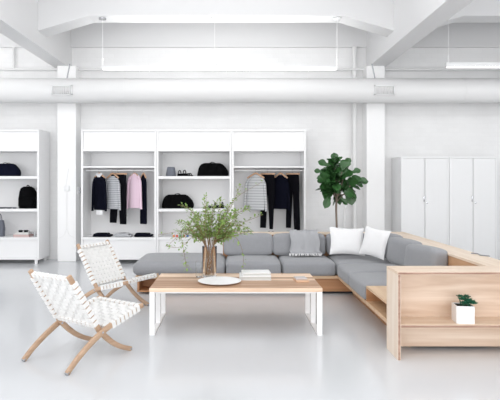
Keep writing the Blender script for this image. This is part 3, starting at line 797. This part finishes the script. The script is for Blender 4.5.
# ------------------------------------------------------------------ coffee table
TX0, TX1, TY0, TY1, TZ = -.82, .876, 5.085, 5.93, .46
tb = thing('coffee_table', 'low oak plank coffee table on white steel sled legs', 'table', (.03, 5.5, 0))
b = bm_new(); box(b, TX0, TX1, TY0, TY1, TZ - .036, TZ, .003); part('tabletop', b, M_TABLE, tb, False)
b = bm_new()
for xs in (TX0 + .002, TX1 - .052):
    b = bm_new(); x0, x1 = xs, xs + .05
    for yc in (TY0 + .012, (TY0 + TY1) / 2, TY1 - .012):
        box(b, x0, x1, yc - .008, yc + .008, .012, TZ - .0485)
    box(b, x0, x1, TY0 + .004, TY1 - .004, 0, .0118); box(b, x0, x1, TY0 + .004, TY1 - .004, TZ - .0483, TZ - .0365)
    part('leg', b, M_WMETAL, tb, False)
b = bm_new(); box(b, TX0 + .054, TX1 - .054, TY0 + .03, TY0 + .05, TZ - .056, TZ - .0365); box(b, TX0 + .054, TX1 - .054, TY1 - .05, TY1 - .03, TZ - .056, TZ - .0365); part('apron_bar', b, M_WMETAL, tb, False)

# plate
x, _ = XZ(219.5, 0, 5.38)
b = bm_new(); lathe(b, [(.11, .001), (.13, .001), (.19, .010), (.222, .018), (.224, .021), (.218, .021), (.18, .014), (.12, .009), (.02, .0085)], (x, 5.39, TZ), 56)
solo('platter', b, M_CERAM, (x, 5.39, TZ), 'large round white platter on the coffee table', 'plate')
# books
z = TZ
for (w, d, hh, dx, ry, lb) in ((.335, .25, .042, 0, .0, 'white book at the bottom of the pair on the coffee table'), (.30, .22, .032, .01, .06, 'thinner white book lying on top of the pair on the coffee table')):
    x, _ = XZ(255, 0, 5.62)
    t = thing('book', lb, 'book', (x + dx, 5.62, z), ry, 'white books on the coffee table')
    b = bm_new(); box(b, -w / 2, w / 2, -d / 2, d / 2, .0005, .005); box(b, -w / 2, w / 2, -d / 2, d / 2, hh - .005, hh - .0005); box(b, -w / 2, -w / 2 + .004, -d / 2, d / 2, .005, hh - .005)
    part('cover', b, M_PAPER, t, False, True)
    b = bm_new(); box(b, -w / 2 + .0045, w / 2 - .004, -d / 2 + .004, d / 2 - .004, .0052, hh - .0052); part('pages', b, M_PAGES, t, False, True)
    z += hh
# clear tumbler in front of the books + coasters box
x, _ = XZ(300.5, 0, 5.5)
t = thing('coaster_stack', 'small wooden block topped with a grey pad, right end of the table', 'coaster', (x, 5.46, TZ), math.radians(8))
b = bm_new(); box(b, -.066, .066, -.085, .085, .0008, .02, .003); part('wood_block', b, M_HANG, t, True, True)
b = bm_new(); box(b, -.060, .060, -.03, .083, .0205, .036, .004); part('grey_pad', b, M_PAD, t, True, True)

# vase with sprigs
vx, _ = XZ(209.5, 0, 5.70); vy = 5.70
va = thing('glass_vase', 'tall clear glass vase of leafy green sprigs on the coffee table', 'vase', (vx, vy, TZ))
b = bm_new(); lathe(b, [(.070, .001), (.076, .006), (.080, .335), (.0785, .337), (.0772, .335), (.0732, .02), (.066, .016)], (vx, vy, TZ), 40); part('vase_glass', b, M_GLASS, va)
stems = bm_new(); wet = bm_new(); leaves = bm_new()
def leaf(bm, p, d, up, L, W, droop=.2, fold=.12, n=4, lobed=False):
    d = d.normalized(); s = d.cross(up)
    if s.length < .01: s = Vector((1, 0, 0))
    s.normalize(); nn = s.cross(d).normalized()
    L_, C_, R_ = [], [], []
    prof = [0, .75, 1.0, .7, 0] if not lobed else [.08, .55, .62, .95, 1.0, .75, .0]
    k = len(prof)
    for i in range(k):
        t = i / (k - 1); c = p + d * L * t - Vector((0, 0, 1)) * droop * L * t * t
        w = W * prof[i] * .5
        C_.append(bm.verts.new(c - nn * fold * w)); L_.append(bm.verts.new(c + s * w + nn * fold * w)); R_.append(bm.verts.new(c - s * w + nn * fold * w))
    for i in range(k - 1):
        bm.faces.new((L_[i], L_[i + 1], C_[i + 1], C_[i])); bm.faces.new((C_[i], C_[i + 1], R_[i + 1], R_[i]))
rnd = random.Random(11)
def sprig(tip_px, tip_py, dy, mids=None, dens=1.0, thin=.0035):
    tx, tz = XZ(tip_px, tip_py, vy + dy)
    base = Vector((vx + rnd.uniform(-.045, .045), vy + rnd.uniform(-.04, .04), TZ + .025))
    a = rnd.uniform(0, 2 * PI)
    mouth = Vector((vx + max(-.05, min(.05, (tx - vx) * .25)), vy + max(-.05, min(.05, dy * .3)), TZ + .35))
    end = Vector((tx, vy + dy, tz))
    P = [base, mouth]
    if mids: P += [Vector((XZ(mx, my, vy + dy * .7)[0], vy + dy * .7, XZ(mx, my, vy + dy * .7)[1])) for mx, my in mids]
    else:
        m = mouth.lerp(end, .5) + Vector((0, 0, .25 * max(0, (end - mouth).length * .5))) * .15 + Vector((rnd.uniform(-.03, .03), rnd.uniform(-.03, .03), 0))
        P.append(m)
    P.append(end); Q = smooth_pts(P, 7)
    if rnd.random() < .42: tube(wet, Q[:8], .0026, 6)
    R = [thin * (1 - .7 * i / len(Q)) + .0006 for i in range(7, len(Q))]
    tube(stems, Q[7:], R, 5)
    for i in range(10, len(Q)):
        p = Q[i]; dd = (Q[i] - Q[i - 1]).normalized(); f = (i - 10) / max(1, len(Q) - 11)
        for _ in range(int(rnd.uniform(3, 6.5) * dens + .5)):
            out = Vector((rnd.uniform(-1, 1), rnd.uniform(-1, 1), rnd.uniform(-.6, 1))).normalized()
            q = p + (Q[i - 1] - p) * rnd.random()
            st = rnd.uniform(.0, .05) * (1 - f * .5); q2 = q + (out + dd * .4) * st
            if st > .015: tube(stems, [q, q2], .0009, 3, False)
            leaf(leaves, q2, (out + dd * .6), Vector((rnd.uniform(-.4, .4), rnd.uniform(-.4, .4), 1)), rnd.uniform(.024, .046), rnd.uniform(.015, .026))
for i in range(34):
    a = rnd.uniform(-1, 1); px = 213 + a * 31 + rnd.uniform(-4, 4); top = 197 + 17 * abs(a) ** 1.5
    py = rnd.uniform(top, top + 22); sprig(px, py, rnd.uniform(-.22, .25), dens=.95)
for (px, py, dy, mids, de) in ((262, 182, .1, [(222, 225), (234, 200)], .3), (240, 186, .1, [(221, 225), (232, 205)], .7), (181, 205, .0, [(202, 224), (190, 210)], 1), (187, 268, -.05, [(196, 232), (182, 232), (184, 252)], .55),
        (167, 247, .0, [(198, 228), (184, 236), (176, 238)], .25), (158, 235, .1, [(198, 226), (180, 231)], .12), (243, 269, -.1, [(226, 232), (238, 240), (243, 255)], .15), (262, 215, .1, [(226, 226), (244, 222)], .5),
        (249, 208, .0, [(225, 222), (240, 212)], .8), (206, 196, .05, [(209, 225)], .9), (178, 222, 0, [(200, 230), (188, 225)], .8), (250, 232, 0, [(228, 228), (242, 226)], .6), (165, 246, 0.12, [(195, 236), (180, 247)], .2)):
    sprig(px, py, dy, mids, de, .0028)
part('foliage', leaves, M_SPRIG, va, False)
part('sprig_stems', stems, M_STEM, va)
part('stems_in_water', wet, M_STEMO, va)
x, _ = XZ(199, 0, 5.70)
b = bm_new(); lathe(b, [(.030, .001), (.033, .004), (.036, .17), (.034, .171), (.031, .008)], (x, 5.68, TZ), 28)
solo('glass_tumbler', b, M_GLASS, (x, 5.68, TZ), 'narrow clear glass tumbler standing just left of the vase', 'glass')

# ------------------------------------------------------------------ fiddle-leaf fig
fx, fy = (336.5 - 233) * 8.55 / CY, 8.55
fg = thing('fig_tree', 'tall fiddle-leaf fig tree standing behind the sofa', 'tree', (fx, fy, 0))
b = bm_new(); lathe(b, [(.13, .001), (.15, .01), (.18, .36), (.165, .36), (.16, .32)], (fx, fy, 0), 36); part('planter', b, M_POTF, fg)
b = bm_new(); lathe(b, [(.158, .30), (.158, .319), (.01, .322)], (fx, fy, 0), 24); part('soil', b, M_SOIL, fg)
b = bm_new(); tube(b, smooth_pts([(fx, fy, .31), (fx + .005, fy, .7), (fx - .005, fy, 1.1), (fx + .02, fy, 1.4), (fx - .02, fy + .02, 1.75)], 5), [.017] * 12 + [.014] * 5 + [.008] * 4, 10)
rf = random.Random(4)
br = []
for (px, py, dy) in ((322, 178, -.1), (328, 166, .1), (334, 158, 0), (348, 162, .1), (356, 178, -.1), (350, 192, .1), (328, 192, -.1), (342, 172, -.2), (336, 180, -.22), (345, 184, .2), (331, 176, .2)):
    tx, tz = XZ(px, py, fy + dy); s = Vector((fx, fy, rf.uniform(1.15, 1.5))); q = Vector((tx, fy + dy, tz)); tube(b, smooth_pts([s, s.lerp(q, .5) + Vector((0, 0, -.02)), q], 4), [.009] * 5 + [.006] * 4, 6); br.append((s, q))
part('trunk', b, M_TRUNK, fg)
b = bm_new(); cx, cz = XZ(340, 179, fy)
placed = 0
for i in range(190):
    s, q = rf.choice(br); t = rf.uniform(.35, 1.0); p = s.lerp(q, t)
    p += Vector((rf.uniform(-.05, .05), rf.uniform(-.05, .05), rf.uniform(-.04, .05)))
    out = (p - Vector((cx, fy, cz - .1))); out.z += rf.uniform(-.15, .25)
    out = out.normalized() + Vector((rf.uniform(-.7, .7), rf.uniform(-.7, .7), rf.uniform(-.5, .6)))
    L = rf.uniform(.17, .27); tip = p + out.normalized() * L
    ex = (tip.x - cx) / .44; ez = (tip.z - cz) / .46; ey = (tip.y - fy) / .40
    if ex * ex + ez * ez + ey * ey > 1: continue
    up = Vector((rf.uniform(-.6, .6), rf.uniform(-1.3, .2), 1)).normalized()
    leaf(b, p, out, up, L, L * .74, .25, .18, lobed=True)
for (px, py, d, L) in ((335, 163, (-.1, 0, 1), .2), (328, 166, (-.8, -.1, .5), .2), (356, 181, (1, -.1, .1), .2), (352, 173, (.9, 0, .5), .16), (326, 178, (-.9, -.1, .1), .16), (330, 196, (-.5, -.2, -.9), .2), (340, 198, (.7, -.1, -.5), .15), (345, 165, (.5, 0, .8), .16), (322, 172, (-.7, -.1, .2), .14)):
    x, z = XZ(px, py, fy - .1); leaf(b, Vector((x, fy - .1, z)), Vector(d), Vector((.1, -1, .5)), L, L * .66, .15, .2, lobed=True)
part('leaves', b, M_LEAF, fg)

# ------------------------------------------------------------------ woven lounge chairs
def make_chair(label):
    t = thing('lounge_chair', label, 'chair', (0, 0, 0), 0, 'white woven folding chairs')
    HW = .278
    off = .36
    back_side = [(.042, .758), (.20, .510), (.335, .285), (.41, .200), (.50, .122), (.60, .060), (.712, .014)]
    leg_side = [(.0, .012), (.11, .105), (.25, .195), (.40, .268), (.60, .322), (.832, .382)]
    def member(pts, y, w=.015, d=.023):
        bm = bm_new(); P = smooth_pts([(x - off, y, z) for x, z in pts], 5); n = len(P)
        rings = []
        for i, p in enumerate(P):
            a = P[max(0, i - 1)]; c = P[min(n - 1, i + 1)]; tg = (c - a).normalized(); nn = Vector((-tg.z, 0, tg.x))
            dd = d * (1 - .15 * abs(2 * i / (n - 1) - 1))
            rings.append([bm.verts.new(p + nn * dd * a2 + Vector((0, w * b2, 0))) for a2, b2 in ((-1, -.7), (-.7, -1), (.7, -1), (1, -.7), (1, .7), (.7, 1), (-.7, 1), (-1, .7))])
        for a, c in zip(rings, rings[1:]):
            for k in range(8): bm.faces.new((a[k], a[(k + 1) % 8], c[(k + 1) % 8], c[k]))
        bm.faces.new(rings[0][::-1]); bm.faces.new(rings[-1])
        return bm
    for s in (-1, 1):
        o = part('back_post', member(back_side, s * (HW - .030)), M_CHAIRW, t, True, True)
        b = bm_new(); tube(b, [(.694 - off, s * (HW - .03), .022), (.716 - off, s * (HW - .03), .010)], .017, 10); q = part('rubber_foot', b, M_GREYM, o, True, True)
        o = part('seat_rail', member(leg_side, s * HW), M_CHAIRW, t, True, True)
        b = bm_new(); tube(b, [(.012 - off, s * HW, .022), (-.008 - off, s * HW, .007)], .017, 10); q = part('rubber_foot', b, M_GREYM, o, True, True)
        b = bm_new(); tube(b, [(.352 - off, s * (HW + .016), .250), (.352 - off, s * (HW - .05), .250)], .010, 12); part('pivot_bolt', b, M_CHROME, t, True, True)
    def rail(p, y0, y1, r=.016):
        bm = bm_new(); tube(bm, [(p[0] - off, y0, p[1]), (p[0] - off, y1, p[1])], r, 10); return bm
    part('top_rail', rail((.066, .723), -HW + .044, HW - .044), M_CHAIRW, t, True, True)
    part('lower_rail', rail((.318, .31), -HW + .044, HW - .044), M_CHAIRW, t, True, True)
    part('front_rail', rail((.803, .374), -HW + .014, HW - .014), M_CHAIRW, t, True, True)
    part('rear_rail', rail((.42, .277), -HW + .014, HW - .014), M_CHAIRW, t, True, True)
    def webbing(p0, p1, hw, nv, nu, rw, rd, name, ins):
        """p0,p1: ends of the side rails; straps woven between the rails and wrapped round them"""
        bm = bm_new()
        A = Vector((p0[0] - off, 0, p0[1])); B = Vector((p1[0] - off, 0, p1[1])); d = (B - A); L = d.length; d.normalize()
        S = Vector((0, 1, 0)); nn = d.cross(S).normalized()
        L0 = L; A0, B0 = A.copy(), B.copy(); A = A + d * ins[0]; B = B - d * ins[1]; L = L0 - ins[0] - ins[1]; pitch = L / nv; sw = pitch * .80
        def strap(c0, c1, wdir, w, offs):
            # polyline with normal offsets
            n = len(offs); ring = []
            for i, o_ in enumerate(offs):
                c = c0.lerp(c1, i / (n - 1)) + nn * o_
                ring.append([bm.verts.new(c + wdir * w / 2 + nn * .0012), bm.verts.new(c - wdir * w / 2 + nn * .0012), bm.verts.new(c - wdir * w / 2 - nn * .0012), bm.verts.new(c + wdir * w / 2 - nn * .0012)])
            for a, c in zip(ring, ring[1:]):
                for k in range(4): bm.faces.new((a[k], a[(k + 1) % 4], c[(k + 1) % 4], c[k]))
            bm.faces.new(ring[0][::-1]); bm.faces.new(ring[-1])
        up = 2 * hw / nu; uw = up * .80
        for j in range(nv):
            c = A + d * (pitch * (j + .5))
            offs = []
            for i in range(nu): offs += [.005 * (1 if (i + j) % 2 else -1)]
            strap(c - S * (hw - up / 2), c + S * (hw - up / 2), d, sw, offs)
            for s in (-1, 1):   # wrap round the side rail
                obox(bm, c + S * s * hw, d, S, nn, sw * .47, rw, rd, .003)
                q0 = c + S * s * (hw - up / 2); q1 = c + S * s * (hw - rw * .6)
                strap(q0, q1, d, sw * .9, [offs[0] if s < 0 else offs[-1], 0])
        for i in range(nu):
            c = S * (-hw + up * (i + .5))
            if abs(c.y) > hw - rw * .9: continue
            offs = [.005 * (-1 if (i + j) % 2 else 1) for j in range(nv)]
            strap(A + c + d * pitch / 2, A + c + d * (L - pitch / 2), S, uw, offs)
            for (E, E2, sg) in ((A0, A, -1), (B0, B, 1)):
                obox(bm, E + c, S, d, nn, uw / 2, .021, .020, .004)
                strap(E + c, E2 + c - d * sg * pitch / 2, S, uw, [0, offs[0] if sg < 0 else offs[-1]])
        part(name, bm, M_STRAP, t, False, True)
    webbing((.066, .723), (.318, .31), HW - .030, 9, 9, .023, .029, 'back_webbing', (.022, .0))
    webbing((.42, .277), (.803, .374), HW, 7, 9, .023, .029, 'seat_webbing', (.03, .018))
    return t
ch1 = make_chair('white woven oak folding chair nearest the camera, seen from behind')
ch2 = copy_tree(ch1)
ch1.location = (-1.318, 4.488, 0); ch1.rotation_euler.z = math.radians(56)
ch2.location = (-1.45, 6.25, 0); ch2.rotation_euler.z = math.radians(-29)
ch2['label'] = 'white woven oak folding chair farther back, facing the coffee table by the daybed'

# ------------------------------------------------------------------ light
w = bpy.data.worlds.new('World'); sc.world = w; w.use_nodes = True
bg = w.node_tree.nodes['Background']; bg.inputs['Color'].default_value = (.97, .985, 1.0, 1); bg.inputs['Strength'].default_value = 1.6
def area(name, loc, rot, sx, sy, power, col=(1, 1, 1)):
    l = bpy.data.lights.new(name, 'AREA'); l.shape = 'RECTANGLE'; l.size = sx; l.size_y = sy; l.energy = power; l.color = col
    o = bpy.data.objects.new(name, l); COL.objects.link(o); o.location = loc; o.rotation_euler = rot; return o
area('window_light', (7.1, 1.2, 2.4), (0, math.radians(90), 0), 2.9, 10.5, 170, (.97, .985, 1))
area('window_light_left', (-7.1, 1.2, 2.4), (0, math.radians(-90), 0), 2.9, 10.5, 230, (.97, .985, 1))
area('ceiling_fill_front', (0, 2.0, 4.55), (0, 0, 0), 12, 7.0, 370, (1, 1, 1))  # added overhead fill; the ceiling is closed, with no skylight in it
area('ceiling_fill_rear', (-.3, 6.6, 4.5), (math.radians(22), 0, 0), 5.2, 2.4, 95, (1, 1, 1))  # second added ceiling fill, tilted to brighten the back wall
area('front_fill', (-1, -4.8, 1.7), (math.radians(90), 0, 0), 13, 3.3, 900, (1, 1, 1))  # added fill across the open side behind the camera; no windows built there
for nm, xx, ll in (('pendant_glow', -.21, 3.7), ('pendant_glow_right', 5.0, 3.0), ('left_bay_fill', -5.3, 3.0)):  # the left-bay light is added fill; no pendant hangs there
    area(nm, (xx, 8.45, 3.31), (math.radians(20), 0, 0), ll, .05, 8, (1, 1, .99))
    area(nm + '_up', (xx, 8.45, 3.42), (math.radians(165), 0, 0), ll, .05, 44, (1, 1, .99))

# ------------------------------------------------------------------ camera
cam = bpy.data.cameras.new('Camera'); co = bpy.data.objects.new('Camera', cam); COL.objects.link(co)
co.location = (0, 0, H); co.rotation_euler = (math.radians(90), 0, 0)
cam.sensor_width = 36; cam.sensor_fit = 'HORIZONTAL'; cam.lens = 36 * CY / 500
cam.shift_x = (250 - 233) / 500; cam.shift_y = -(200 - 182) / 500
cam.clip_start = .05; cam.clip_end = 100
sc.camera = co
sc.view_settings.view_transform = 'Standard'; sc.view_settings.look = 'None'; sc.view_settings.gamma = 1
sc.view_settings.exposure = -0.77
try: sc.view_settings.use_curve_mapping = False
except Exception: pass
sc.cycles.use_denoising = True
sc.cycles.max_bounces = 12; sc.cycles.diffuse_bounces = 8; sc.cycles.transmission_bounces = 10; sc.cycles.transparent_max_bounces = 10
